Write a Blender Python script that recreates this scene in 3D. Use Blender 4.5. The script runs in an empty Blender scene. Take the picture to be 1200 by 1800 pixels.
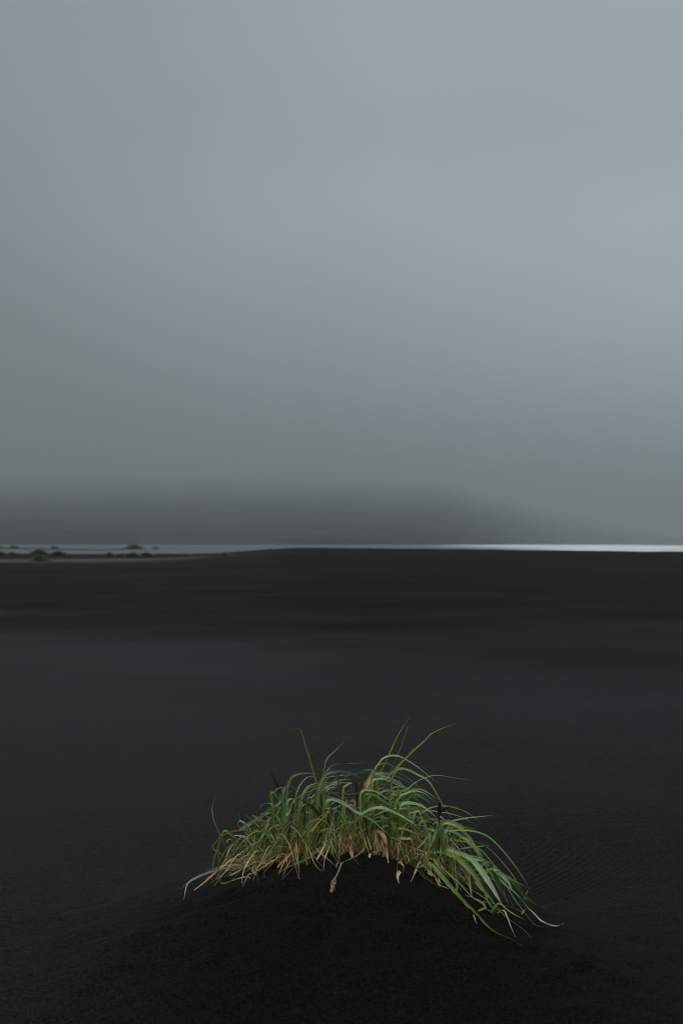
import bpy, math, random
import numpy as np
from mathutils import Vector

sc = bpy.context.scene
col = sc.collection
R = math.radians

# ------------------------------------------------------------------ camera
CAM_Z = 1.05
F = 1750.0                      # focal length in photo pixels (35 mm on a 36 mm tall sensor)
PITCH = math.atan(55 / F)
cam_d = bpy.data.cameras.new("camera")
cam = bpy.data.objects.new("camera", cam_d)
col.objects.link(cam)
cam.location = (0, 0, CAM_Z)
cam.rotation_euler = (math.pi / 2 + PITCH, 0, 0)
cam_d.sensor_fit = 'VERTICAL'
cam_d.sensor_height = 36
cam_d.sensor_width = 24
cam_d.lens = 35
cam_d.clip_start = 0.05
cam_d.clip_end = 60000
cam_d.dof.use_dof = True
cam_d.dof.focus_distance = 2.95
cam_d.dof.aperture_fstop = 4.5
sc.camera = cam

# ------------------------------------------------------------------ world
w = bpy.data.worlds.new("World")
sc.world = w
w.use_nodes = True
nt = w.node_tree
nt.nodes.clear()
N = nt.nodes.new
L = nt.links.new
out = N('ShaderNodeOutputWorld')
SUN_EL, SUN_AZ = R(60), R(-125)
sky = N('ShaderNodeTexSky')
sky.sky_type = 'NISHITA'
sky.sun_disc = False
sky.sun_elevation = SUN_EL
sky.sun_rotation = SUN_AZ
sky.dust_density = 4
sky.air_density = 1
b1 = N('ShaderNodeBackground')
b1.inputs['Strength'].default_value = 0.05
L(sky.outputs[0], b1.inputs['Color'])
# thick overcast: brighter out over the sea ahead, duller inland behind
tc = N('ShaderNodeTexCoord')
sep = N('ShaderNodeSeparateXYZ')
L(tc.outputs['Generated'], sep.inputs[0])
mr = N('ShaderNodeMapRange')
L(sep.outputs['Z'], mr.inputs['Value'])
mr.inputs['From Min'].default_value = 0.0
mr.inputs['From Max'].default_value = 1.0
ramp = N('ShaderNodeValToRGB')
L(mr.outputs[0], ramp.inputs[0])
cr = ramp.color_ramp
cr.elements[0].position = 0.0
cr.elements[0].color = (.175, .222, .240, 1)
cr.elements[1].position = 1.0
cr.elements[1].color = (.44, .49, .52, 1)
for p_, c_ in ((.12, (.228, .282, .303)), (.3, (.365, .425, .448)), (.5, (.40, .46, .485))):
    e = cr.elements.new(p_)
    e.color = (*c_, 1)
front = N('ShaderNodeMapRange')
L(sep.outputs['Y'], front.inputs['Value'])
front.inputs['From Min'].default_value = -0.9
front.inputs['From Max'].default_value = 0.8
front.inputs['To Min'].default_value = 0.30
front.inputs['To Max'].default_value = 1.0
side = N('ShaderNodeMapRange')
L(sep.outputs['X'], side.inputs['Value'])
side.inputs['From Min'].default_value = -0.4
side.inputs['From Max'].default_value = 0.4
side.inputs['To Min'].default_value = 0.70
side.inputs['To Max'].default_value = 0.95
nz = N('ShaderNodeTexNoise')
mp = N('ShaderNodeMapping')
mp.inputs['Scale'].default_value = (1.6, 1.6, 3.2)
mp.inputs['Rotation'].default_value = (0, R(-12), 0)
L(tc.outputs['Generated'], mp.inputs[0])
L(mp.outputs[0], nz.inputs['Vector'])
nz.inputs['Scale'].default_value = 1.3
nz.inputs['Detail'].default_value = 3
nz.inputs['Roughness'].default_value = 0.45
nm = N('ShaderNodeMapRange')
L(nz.outputs[0], nm.inputs['Value'])
nm.inputs['From Min'].default_value = 0.3
nm.inputs['From Max'].default_value = 0.7
nm.inputs['To Min'].default_value = 0.90
nm.inputs['To Max'].default_value = 1.10


def wm(a, b):
    m = N('ShaderNodeMath')
    m.operation = 'MULTIPLY'
    L(a, m.inputs[0])
    L(b, m.inputs[1])
    return m.outputs[0]


# faint brightening of the cloud ahead
dotn = N('ShaderNodeVectorMath')
dotn.operation = 'DOT_PRODUCT'
L(tc.outputs['Generated'], dotn.inputs[0])
dotn.inputs[1].default_value = (math.sin(R(5)) * math.cos(R(20)), math.cos(R(5)) * math.cos(R(20)), math.sin(R(20)))
glow = N('ShaderNodeMapRange')
glow.interpolation_type = 'SMOOTHSTEP'
L(dotn.outputs['Value'], glow.inputs['Value'])
glow.inputs['From Min'].default_value = .88
glow.inputs['From Max'].default_value = 1.0
glow.inputs['To Min'].default_value = 1.0
glow.inputs['To Max'].default_value = 1.20
lowz = N('ShaderNodeMapRange')
L(sep.outputs['Z'], lowz.inputs['Value'])
lowz.inputs['From Min'].default_value = 0.0
lowz.inputs['From Max'].default_value = .38
lowz.inputs['To Min'].default_value = 1
lowz.inputs['To Max'].default_value = 0
lowx = N('ShaderNodeMapRange')
L(sep.outputs['X'], lowx.inputs['Value'])
lowx.inputs['From Min'].default_value = -.35
lowx.inputs['From Max'].default_value = .35
lowx.inputs['To Min'].default_value = -.18
lowx.inputs['To Max'].default_value = 1.55
low = N('ShaderNodeMath')
low.operation = 'MULTIPLY_ADD'
L(lowz.outputs[0], low.inputs[0])
L(lowx.outputs[0], low.inputs[1])
low.inputs[2].default_value = 1
st = wm(wm(wm(wm(low.outputs[0], front.outputs[0]), side.outputs[0]), nm.outputs[0]), glow.outputs[0])
b2 = N('ShaderNodeBackground')
L(ramp.outputs[0], b2.inputs['Color'])
L(st, b2.inputs['Strength'])
mixw = N('ShaderNodeMixShader')
mixw.inputs[0].default_value = 0.93
L(b1.outputs[0], mixw.inputs[1])
L(b2.outputs[0], mixw.inputs[2])
L(mixw.outputs[0], out.inputs[0])

# ------------------------------------------------------------------ sun behind the cloud
sun_d = bpy.data.lights.new("sun", 'SUN')
sun_d.energy = 1.5
sun_d.angle = R(40)
sun_d.color = (1.0, .97, .93)
sun = bpy.data.objects.new("sun", sun_d)
col.objects.link(sun)
sdir = Vector((math.sin(SUN_AZ) * math.cos(SUN_EL), math.cos(SUN_AZ) * math.cos(SUN_EL), math.sin(SUN_EL)))
sun.rotation_euler = sdir.to_track_quat('Z', 'Y').to_euler()

sc.view_settings.view_transform = 'Standard'
sc.view_settings.look = 'None'
sc.view_settings.exposure = 0
sc.view_settings.gamma = 1
sc.view_settings.use_curve_mapping = False
cy = sc.cycles
cy.use_denoising = True
cy.filter_width = 1.1
cy.max_bounces = 6
cy.diffuse_bounces = 3
cy.glossy_bounces = 3
cy.transmission_bounces = 4
cy.transparent_max_bounces = 8
cy.volume_bounces = 1
cy.use_adaptive_sampling = False


# ------------------------------------------------------------------ node helpers
def new_mat(name):
    m = bpy.data.materials.new(name)
    m.use_nodes = True
    m.node_tree.nodes.clear()
    o = m.node_tree.nodes.new('ShaderNodeOutputMaterial')
    p = m.node_tree.nodes.new('ShaderNodeBsdfPrincipled')
    m.node_tree.links.new(p.outputs[0], o.inputs['Surface'])
    return m, m.node_tree, p, o


def node(t, kind, **kw):
    n = t.nodes.new(kind)
    for k, v in kw.items():
        if hasattr(n, k) and k not in n.inputs:
            setattr(n, k, v)
        else:
            n.inputs[k.replace('_', ' ')].default_value = v
    return n


def noise(t, vec, scale, detail=3, rough=.5, stretch=None):
    if stretch:
        m = node(t, 'ShaderNodeMapping')
        m.inputs['Scale'].default_value = stretch
        t.links.new(vec, m.inputs[0])
        vec = m.outputs[0]
    n = node(t, 'ShaderNodeTexNoise')
    n.inputs['Scale'].default_value = scale
    n.inputs['Detail'].default_value = detail
    n.inputs['Roughness'].default_value = rough
    t.links.new(vec, n.inputs['Vector'])
    return n.outputs[0]


def rng(t, v, a, b, c, d, smooth=False):
    n = node(t, 'ShaderNodeMapRange')
    if smooth:
        n.interpolation_type = 'SMOOTHSTEP'
    n.inputs['From Min'].default_value = a
    n.inputs['From Max'].default_value = b
    n.inputs['To Min'].default_value = c
    n.inputs['To Max'].default_value = d
    t.links.new(v, n.inputs['Value'])
    return n.outputs[0]


def math_(t, op, a, b):
    n = node(t, 'ShaderNodeMath')
    n.operation = op
    for i, v in enumerate((a, b)):
        if isinstance(v, (int, float)):
            n.inputs[i].default_value = v
        else:
            t.links.new(v, n.inputs[i])
    return n.outputs[0]


def mixc(t, f, a, b):
    n = node(t, 'ShaderNodeMix')
    n.data_type = 'RGBA'
    if isinstance(f, (int, float)):
        n.inputs[0].default_value = f
    else:
        t.links.new(f, n.inputs[0])
    for i, v in ((6, a), (7, b)):
        if isinstance(v, tuple):
            n.inputs[i].default_value = (*v, 1)
        else:
            t.links.new(v, n.inputs[i])
    return n.outputs[2]


# ------------------------------------------------------------------ relief
_rs = np.random.RandomState(11)
_LAT = _rs.rand(256, 256)


def vnoise(x, y):
    """smooth lattice noise, -1..1"""
    x = np.asarray(x, float)
    y = np.asarray(y, float)
    xi = np.floor(x).astype(int)
    yi = np.floor(y).astype(int)
    fx = x - xi
    fy = y - yi
    fx = fx * fx * fx * (fx * (fx * 6 - 15) + 10)
    fy = fy * fy * fy * (fy * (fy * 6 - 15) + 10)
    a = _LAT[xi % 256, yi % 256]
    b = _LAT[(xi + 1) % 256, yi % 256]
    c = _LAT[xi % 256, (yi + 1) % 256]
    d = _LAT[(xi + 1) % 256, (yi + 1) % 256]
    return ((a * (1 - fx) + b * fx) * (1 - fy) + (c * (1 - fx) + d * fx) * fy) * 2 - 1


def sm(v, a, b):
    t = np.clip((np.asarray(v, float) - a) / (b - a), 0, 1)
    return t * t * (3 - 2 * t)


def gauss(x, y, cx, cy_, sx, sy, rot=0.0):
    c, s = math.cos(rot), math.sin(rot)
    dx, dy = x - cx, y - cy_
    u = (c * dx + s * dy) / sx
    v = (-s * dx + c * dy) / sy
    return np.exp(-.5 * (u * u + v * v))


def ridge(x):
    """line along which the tuft grows: a crescent that bends towards the camera on the right"""
    x = np.asarray(x, float)
    return 2.985 - np.where(x > 0, 1.45, .85) * x * x


def ground(x, y):
    x = np.asarray(x, float)
    y = np.asarray(y, float)
    # beach: rises gently to a berm ahead and to the right, stays low on the left
    rise = sm(x + .06 * y, -9, 3)
    crest = 92 - .85 * np.clip(x, -30, 60)
    top = .60 - .0062 * np.clip(x, -5, 60)
    h = top * sm(y, 6, 70) * rise + .02 * sm(y, 6, 40)
    h = h - sm(y, crest, crest + 60) * (2.2 * rise) - sm(y, 98, 125) * 1.0 * (1 - rise)
    h = h + .66 * sm(vnoise(x * .035 + 4, y * .022 + 2), .05, .5) * sm(y, 135, 160) * (1 - sm(y, 290, 318)) * (1 - rise)
    # broad undulations
    far = sm(y, 4.5, 14)
    h = h + .05 * vnoise(x * .11 + 3, y * .16 + 7) * far * (1 - .6 * sm(y, 40, 80))
    h = h + .018 * vnoise(x * .45 + 9, y * .8 + 1) * sm(y, 4, 8)
    h = h + .030 * vnoise(x * .10 + 9, y * .55 + 1) * sm(y, 9, 16) * (1 - sm(y, 45, 70))
    h = h + .020 * vnoise(x * .8 + 20, y * .9 + 4)
    # mound that the tuft has gathered, dropping towards the camera and to the right
    d = y - ridge(x)
    hx = np.exp(-.5 * ((x - .05) / np.where(x > .05, .36, .44)) ** 2)
    h = h + .168 * hx * np.exp(-.5 * (d / np.where(d > 0, .28, .46)) ** 2)
    # hollow scoured in the lee, behind and to the right
    h = h - .085 * gauss(x, y, .55, 3.30, .36, .34, .55)
    h = h - .030 * gauss(x, y, -.35, 3.45, .5, .35)
    # sand shelf rising to the right of the hollow
    h = h + .050 * gauss(x, y, 1.25, 3.4, .5, .8)
    # lumps, slips and the dint on the front of the mound
    near = gauss(x, y, .1, 2.55, .65, .36)
    h = h + near * (.016 * vnoise(x * 7 + 2, y * 8 + 5) + .007 * vnoise(x * 16, y * 19 + 3) + .003 * vnoise(x * 34, y * 40))
    h = h - .030 * gauss(x, y, .225, 2.52, .075, .03, -.5)
    h = h + .010 * gauss(x, y, .20, 2.60, .10, .03, -.4)
    h = h - .018 * gauss(x, y, -.24, 2.72, .12, .02, .3)
    h = h - .014 * gauss(x, y, -.10, 2.60, .09, .018, .1)
    # fine wind ripples in the hollow
    m = gauss(x, y, .62, 3.28, .21, .22, .5)
    rr = np.hypot(x + .2, y - 4.6)
    h = h + .0026 * m * np.sin(rr * 2 * math.pi / .030 + 1.2 * vnoise(x * 5, y * 5))
    return h


def axis(fine0, fine1, step, end0, end1, g):
    mid = list(np.arange(fine0, fine1, step))
    a = []
    s, p = step, fine0
    while p > end0:
        s *= g
        p -= s
        a.append(p)
    b = []
    s, p = step, mid[-1]
    while p < end1:
        s = min(s * g, 6)
        p += s
        b.append(p)
    return np.array(a[::-1] + mid + b)


def grid_mesh(name, X, Y, Z):
    ny, nx = X.shape
    v = np.stack([X, Y, Z], -1).reshape(-1, 3)
    i = np.arange(ny * nx).reshape(ny, nx)
    f = np.stack([i[:-1, :-1], i[:-1, 1:], i[1:, 1:], i[1:, :-1]], -1).reshape(-1, 4)
    me = bpy.data.meshes.new(name)
    me.vertices.add(len(v))
    me.vertices.foreach_set('co', v.ravel())
    me.loops.add(len(f) * 4)
    me.loops.foreach_set('vertex_index', f.ravel())
    me.polygons.add(len(f))
    me.polygons.foreach_set('loop_start', np.arange(len(f)) * 4)
    me.polygons.foreach_set('loop_total', np.full(len(f), 4))
    me.polygons.foreach_set('use_smooth', np.ones(len(f), bool))
    me.update()
    me.validate()
    return me


def link(name, me, mat=None, parent=None, **props):
    o = bpy.data.objects.new(name, me)
    col.objects.link(o)
    if mat:
        me.materials.append(mat)
    if parent:
        o.parent = parent
    for k, v in props.items():
        o[k] = v
    return o


# ------------------------------------------------------------------ black sand
def sand_material(name, wet=True):
    m, t, p, o = new_mat(name)
    g = node(t, 'ShaderNodeTexCoord').outputs['Object']
    s = node(t, 'ShaderNodeSeparateXYZ')
    t.links.new(g, s.inputs[0])
    fine = noise(t, g, 420, 2, .7)
    grain = noise(t, g, 120, 4, .85)
    patch = noise(t, g, .55, 4, .55, (.5, 1, 1))
    streak = noise(t, g, .22, 4, .6, (.12, 1, 1))
    c = mixc(t, rng(t, grain, .35, .68, 0, 1), (.0013, .0012, .0010), (.0150, .0137, .0123))
    c = mixc(t, rng(t, fine, .66, .72, 0, .75), c, (.075, .072, .069))
    c2 = mixc(t, rng(t, patch, .3, .7, 0, 1), (.72, .73, .76), (1.15, 1.13, 1.1))
    mu = node(t, 'ShaderNodeMix')
    mu.data_type = 'RGBA'
    mu.blend_type = 'MULTIPLY'
    mu.inputs[0].default_value = 1
    t.links.new(c, mu.inputs[6])
    t.links.new(c2, mu.inputs[7])
    c = mu.outputs[2]
    yw0 = math_(t, 'MULTIPLY', s.outputs['Y'], rng(t, noise(t, g, .30, 3, .5, (.45, 1, 1)), .25, .75, .62, 1.38))
    c = mixc(t, rng(t, yw0, 6, 30, 0, .75), c, (.0075, .0036, .0008))
    sf = math_(t, 'MULTIPLY', rng(t, s.outputs['Y'], 6, 16, 0, 1), rng(t, streak, .42, .6, .55, 0))
    c = mixc(t, sf, c, (.005, .0046, .0045))
    sf2 = math_(t, 'MULTIPLY', rng(t, s.outputs['Y'], 7, 18, 0, 1), rng(t, noise(t, g, .5, 4, .65, (.09, 1, 1)), .5, .68, 0, .8))
    c = mixc(t, sf2, c, (.020, .0155, .0115))
    t.links.new(c, p.inputs['Base Color'])
    p.inputs['Roughness'].default_value = .72
    # sheen painted into the specular by position, strongest at middle distance on the left
    broad = noise(t, g, .30, 3, .5, (.45, 1, 1))
    yw = math_(t, 'ADD', s.outputs['Y'], math_(t, 'MULTIPLY', rng(t, broad, .25, .75, -1, 1), math_(t, 'MULTIPLY', s.outputs['Y'], .30)))
    dy = math_(t, 'MULTIPLY', rng(t, s.outputs['Y'], 2.4, 5.5, .50, 1, True), rng(t, yw, 4.5, 15.5, 1, .06, True))
    dx = rng(t, math_(t, 'ADD', s.outputs['X'], math_(t, 'MULTIPLY', s.outputs['Y'], .05)), -2.6, 1.0, 2.3, .72, True)
    dd = math_(t, 'MULTIPLY', math_(t, 'MULTIPLY', dy, dx), rng(t, noise(t, g, .42, 3, .5, (.6, 1, 1)), .3, .7, .62, 1.38))
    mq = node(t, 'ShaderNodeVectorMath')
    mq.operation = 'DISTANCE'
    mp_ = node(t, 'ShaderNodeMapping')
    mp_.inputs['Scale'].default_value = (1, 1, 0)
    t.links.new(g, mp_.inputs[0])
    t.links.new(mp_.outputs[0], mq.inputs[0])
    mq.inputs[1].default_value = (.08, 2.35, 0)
    mound_shade = rng(t, mq.outputs['Value'], .25, 1.1, .14, 1, True)  # shade of the mound's front painted in by cutting the specular there
    dd = math_(t, 'MULTIPLY', math_(t, 'MULTIPLY', dd, mound_shade), math_(t, 'MULTIPLY', rng(t, grain, .34, .66, .25, 1.75), rng(t, noise(t, g, 34, 3, .7, (.45, 1, 1)), .3, .7, .72, 1.28)))
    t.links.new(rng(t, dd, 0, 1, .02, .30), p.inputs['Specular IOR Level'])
    if wet:
        # damp sheet lying in the low ground on the left
        wy = math_(t, 'MULTIPLY', rng(t, s.outputs['Y'], 50, 56, 0, 1, True), rng(t, s.outputs['Y'], 64, 72, 1, 0, True))
        wx = rng(t, s.outputs['X'], -12, -4, 1, 0, True)
        wv = math_(t, 'MULTIPLY', math_(t, 'MULTIPLY', wy, wx), rng(t, noise(t, g, .12, 3), .3, .5, .4, 1))
        t.links.new(rng(t, wv, 0, 1, .72, .3), p.inputs['Roughness'])
    hgt = math_(t, 'ADD', math_(t, 'MULTIPLY', grain, .7), math_(t, 'MULTIPLY', fine, .3))
    bp = node(t, 'ShaderNodeBump')
    bp.inputs['Strength'].default_value = .9
    bp.inputs['Distance'].default_value = .006
    t.links.new(hgt, bp.inputs['Height'])
    b2_ = node(t, 'ShaderNodeBump')
    b2_.inputs['Strength'].default_value = .5
    b2_.inputs['Distance'].default_value = .012
    t.links.new(noise(t, g, 22, 4, .6), b2_.inputs['Height'])
    t.links.new(bp.outputs[0], b2_.inputs['Normal'])
    t.links.new(b2_.outputs[0], p.inputs['Normal'])
    return m


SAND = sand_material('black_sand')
ax = axis(-1.25, 1.45, .0085, -260, 260, 1.07)
ay = axis(2.05, 4.3, .0085, -40, 320, 1.035)
GX, GY = np.meshgrid(ax, ay)
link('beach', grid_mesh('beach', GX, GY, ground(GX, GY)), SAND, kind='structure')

# ------------------------------------------------------------------ sea
SEA = -.38


def sea_material():
    m, t, p, o = new_mat('sea_water')
    g = node(t, 'ShaderNodeTexCoord').outputs['Object']
    s = node(t, 'ShaderNodeSeparateXYZ')
    t.links.new(g, s.inputs[0])
    p.inputs['Base Color'].default_value = (.03, .045, .05, 1)
    p.inputs['Roughness'].default_value = .22
    p.inputs['IOR'].default_value = 1.33
    # broken surf: foam in long bands off the berm, thin patches elsewhere
    band = noise(t, g, .05, 5, .65, (.25, 1, 1))
    xr = rng(t, math_(t, 'SUBTRACT', s.outputs['X'], math_(t, 'MULTIPLY', s.outputs['Y'], .03)), 0, 52, 0, 1, True)
    yr = rng(t, s.outputs['Y'], 260, 800, 1, 0, True)
    thr = math_(t, 'ADD', math_(t, 'MULTIPLY', math_(t, 'MULTIPLY', xr, yr), .55), -.62)
    f = rng(t, math_(t, 'ADD', band, thr), 0, .40, 0, 1)
    f = math_(t, 'MAXIMUM', f, math_(t, 'MULTIPLY', rng(t, s.outputs['Z'], -.25, .15, 0, 1), xr))
    t.links.new(mixc(t, f, (.03, .045, .05), (.82, .85, .86)), p.inputs['Base Color'])
    t.links.new(rng(t, f, 0, 1, .22, .8), p.inputs['Roughness'])
    bp = node(t, 'ShaderNodeBump')
    bp.inputs['Strength'].default_value = 1
    bp.inputs['Distance'].default_value = .5
    t.links.new(noise(t, g, .5, 5, .6, (.5, 1, 1)), bp.inputs['Height'])
    t.links.new(bp.outputs[0], p.inputs['Normal'])
    return m


sy = np.concatenate([np.arange(60, 420, 1.6), 420 * 1.03 ** np.arange(0, 112)])
sx_ = np.concatenate([-300 * 1.08 ** np.arange(46, 0, -1), np.arange(-300, 301, 8), 300 * 1.08 ** np.arange(1, 47)])
SX, SY = np.meshgrid(sx_, sy)
swell = 1.1 * sm(SY, 130, 200) * (1 - sm(SY, 380, 480)) * (.08 + .92 * sm(SX, -5, 40))
SZ = SEA + swell * np.maximum(0, np.sin(SY * .17 + 1.6 * vnoise(SX * .012, SY * .01))) ** 3 * (.6 + .4 * vnoise(SX * .03, SY * .05 + 40))
link('sea', grid_mesh('sea', SX, SY, SZ), sea_material(), kind='structure')


# ------------------------------------------------------------------ hills across the bay
def hill_material():
    m, t, p, o = new_mat('hill_slope')
    g = node(t, 'ShaderNodeTexCoord').outputs['Object']
    s = node(t, 'ShaderNodeSeparateXYZ')
    t.links.new(g, s.inputs[0])
    n1 = noise(t, g, .004, 6, .65)
    n2 = noise(t, g, .018, 5, .7)
    c = mixc(t, rng(t, n1, .38, .62, 0, 1), (.014, .019, .018), (.050, .044, .038))
    c = mixc(t, rng(t, n2, .55, .7, 0, .6), c, (.095, .075, .055))
    t.links.new(c, p.inputs['Base Color'])
    p.inputs['Roughness'].default_value = 1
    p.inputs['Specular IOR Level'].default_value = .1
    return m


HR0 = 1000.0
az = np.radians(np.linspace(-60, 60, 361))
rr_ = np.linspace(0, 1, 220) ** 1.7
AZ, RR = np.meshgrid(az, rr_)
azd = np.degrees(AZ)
# the range runs away from the viewer towards the right and ends in a low point
r0 = HR0 + 2300 * sm(azd, 6, 19.5)
r = r0 + RR * 6300
emax = 3.9 - .35 * sm(azd, -6, 6) - 2.1 * sm(azd, 4.5, 15) - 1.3 * sm(azd, 13, 20)
emax = emax + .10 * vnoise(azd * .5 + 5, azd * 0) + .05 * vnoise(azd * 1.9, azd * 0 + 3)
tt = (r - r0) / 900.0
el = emax * (.55 * tt / (tt + .62) * 1.1 + .45 * (1 - np.exp(-tt / 3.2)))
HX = r * np.sin(AZ)
HY = r * np.cos(AZ)
HZ = r * np.tan(np.radians(np.maximum(el, 0)))
rough = sm(RR, 0, .03) * (1 - .85 * sm(RR, .04, .22)) * sm(emax, .05, .8)
HZ = HZ + rough * (2 * vnoise(HX / 240, HY / 300) + 3 * vnoise(HX / 90, HY / 140) + 2 * vnoise(HX / 40, HY / 40)) - 3 + 2.5 * sm(RR, 0, .01)
link('hills', grid_mesh('hills', HX, HY, HZ), hill_material(), kind='structure')
HTOP = float(HZ.max())

# ------------------------------------------------------------------ haze
hz, t, p, o = new_mat('haze')
t.nodes.remove(p)
pv = t.nodes.new('ShaderNodeVolumePrincipled')
pv.inputs['Color'].default_value = (.87, .925, .945, 1)
pv.inputs['Density'].default_value = .00050
pv.inputs['Anisotropy'].default_value = .55
t.links.new(pv.outputs[0], o.inputs['Volume'])
x0, x1, y0_, y1_, z0, z1 = -12000, 12000, -3000, 14500, -6, HTOP + 12
hv = [(x, y, z) for z in (z0, z1) for y in (y0_, y1_) for x in (x0, x1)]
hf = [(0, 2, 3, 1), (4, 5, 7, 6), (0, 1, 5, 4), (2, 6, 7, 3), (0, 4, 6, 2), (1, 3, 7, 5)]
hm = bpy.data.meshes.new('haze')
hm.from_pydata(hv, [], hf)
print('HTOP', HTOP)
link('haze', hm, hz, kind='stuff')

# ------------------------------------------------------------------ marram tuft
def ray(u, v):
    d = Vector(((u - 600) / F, 1.0, (900 - v) / F))
    c, s_ = math.cos(PITCH), math.sin(PITCH)
    return Vector((d.x, d.y * c - d.z * s_, d.y * s_ + d.z * c))


def gz(x, y):
    return float(ground(np.array([x]), np.array([y]))[0])


_TS = np.concatenate([np.linspace(1.6, 4.6, 400), np.linspace(4.7, 40, 200)])


def hit(u, v):
    """distance along the ray (in y) at which it meets the sand"""
    d = ray(u, v)
    ys = _TS
    xs = d.x / d.y * ys
    zs = CAM_Z + d.z / d.y * ys
    below = np.nonzero(zs <= ground(xs, ys))[0]
    return float(ys[below[0]]) if len(below) else None


def at(u, v, y):
    d = ray(u, v)
    k = y / d.y
    return Vector((d.x * k, y, CAM_Z + d.z * k))


WIN = {'p': (0, 0, 1), '1': (310, 1380, 6), '2': (450, 1320, 7.5), '3': (450, 1420, 7.5), '4': (580, 1320, 7.5),
       '5': (580, 1420, 7.5), '6': (700, 1340, 7.5), '7': (690, 1460, 7.5), '8': (800, 1490, 6)}


def base_y(u):
    """where the tuft's stems come out of the sand, along the crest of the mound"""
    y = 2.9
    for _ in range(12):
        y = float(ridge((u - 600) / F * y)) - .01
    return max(y, 2.45)


def catmull(P, n):
    P = [2 * P[0] - P[1]] + P + [2 * P[-1] - P[-2]]
    segs = len(P) - 3
    o = []
    for i in range(n):
        t = i / (n - 1) * segs
        k = min(int(t), segs - 1)
        f = t - k
        a, b, c, d = P[k:k + 4]
        o.append(.5 * ((2 * b) + (c - a) * f + (2 * a - 5 * b + 4 * c - d) * f * f + (3 * b - a - 3 * c + d) * f ** 3))
    return o


TINT = {  # root, middle, tip
    'g': ((.62, .57, .17), (.44, .59, .25), (.52, .63, .34)),
    'b': ((.58, .60, .22), (.70, .78, .57), (.78, .82, .68)),
    'G': ((.10, .14, .03), (.055, .115, .022), (.10, .16, .04)),
    'y': ((.68, .58, .17), (.50, .56, .13), (.52, .52, .19)),
    'd': ((.58, .41, .19), (.72, .53, .31), (.60, .43, .24)),
    'w': ((.60, .50, .25), (.74, .63, .38), (.76, .68, .45)),
    'o': ((.46, .40, .10), (.62, .42, .12), (.64, .48, .21)),
    't': ((.40, .50, .18), (.36, .50, .18), (.74, .52, .22)),
    'u': ((.32, .44, .18), (.46, .44, .20), (.70, .54, .31)),
    'k': ((.080, .050, .030), (.060, .036, .024), (.09, .06, .04)),
    'n': ((.38, .28, .14), (.30, .20, .10), (.26, .17, .085)),
    'q': ((.64, .52, .22), (.42, .44, .11), (.28, .38, .10)),
}


def tint(kind, t, j):
    a, b, c = TINT[kind]
    if kind == 't':
        f = 0 if t < .62 else min(1, (t - .62) / .1)
        k = [b[i] * (1 - f) + c[i] * f for i in range(3)]
    elif kind in 'gbGy' and t > .9:
        f = (t - .9) / .1
        k = [c[i] * (1 - f) + (.36, .30, .17)[i] * f for i in range(3)]
    elif t < .5:
        f = t / .5
        k = [a[i] * (1 - f) + b[i] * f for i in range(3)]
    else:
        f = (t - .5) / .5
        k = [b[i] * (1 - f) + c[i] * f for i in range(3)]
    return [max(0, k[i] * j[i]) for i in range(3)] + [1]


class Ribbon:
    """collects strap-shaped leaves"""
    def __init__(self):
        self.v, self.f, self.c, self.uv = [], [], [], []

    def leaf(self, P, w, kind, rnd, n=None, facing=None, blunt=False, fold=.32, twist=None):
        L_ = sum((P[i + 1] - P[i]).length for i in range(len(P) - 1))
        n = n or max(8, min(34, int(L_ / .014)))
        Q = catmull(P, n)
        j0 = rnd.uniform(.82, 1.2)
        j = (j0 * rnd.uniform(.93, 1.08), j0, j0 * rnd.uniform(.88, 1.1))
        nrm = facing or Vector((rnd.uniform(-.35, .35), -.50 + rnd.uniform(-.25, .25), .86 + rnd.uniform(-.2, .2)))
        tw0 = rnd.uniform(-.35, .35) if twist is None else twist
        tw1 = tw0 + (rnd.uniform(-.6, .6) if rnd.random() < .65 else rnd.choice((-1, 1)) * rnd.uniform(1.0, 2.6))
        b0 = len(self.v)
        prev = None
        for i, p_ in enumerate(Q):
            t_ = i / (n - 1)
            T = (Q[min(i + 1, n - 1)] - Q[max(i - 1, 0)]).normalized()
            S = nrm.cross(T)
            if S.length < .15:
                S = (prev or Vector((1, 0, 0)))
            S = S - T * S.dot(T)
            S.normalize()
            if prev is not None:
                if S.dot(prev) < 0 and False:
                    S = -S
                S = (S * .5 + prev * .5)
                S = (S - T * S.dot(T)).normalized()
            prev = S.copy()
            a = tw0 + (tw1 - tw0) * t_
            U = T.cross(S)
            S2 = S * math.cos(a) + U * math.sin(a)
            U2 = T.cross(S2)
            if blunt:
                prof = min(1, .55 + t_ * 1.2) * (1 if t_ < .93 else .75)
            else:
                prof = min(1, .55 + 1.6 * t_) * (1 - max(0, (t_ - .45) / .55) ** 1.7)
            hw = max(.0004, .5 * w * prof)
            dip = hw * fold
            for s_ in (-1, -.5, 0, .5, 1):
                self.v.append(p_ + S2 * hw * s_ + U2 * dip * (abs(s_) ** 1.5))
                self.c.append(tint(kind, t_, j))
                self.uv.append(((s_ + 1) / 2, t_ * L_ * 20))
            if i:
                for q in range(4):
                    k = b0 + (i - 1) * 5 + q
                    self.f.append((k, k + 1, k + 6, k + 5))

    def build(self, name, mat, parent=None, **props):
        me = bpy.data.meshes.new(name)
        me.from_pydata([tuple(v) for v in self.v], [], self.f)
        ca = me.color_attributes.new('tint', 'FLOAT_COLOR', 'POINT')
        ca.data.foreach_set('color', [x for c in self.c for x in c])
        uvl = me.uv_layers.new(name='UVMap')
        for lp in me.loops:
            uvl.data[lp.index].uv = self.uv[lp.vertex_index]
        me.polygons.foreach_set('use_smooth', [True] * len(me.polygons))
        me.update()
        return link(name, me, mat, parent, **props)


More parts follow.
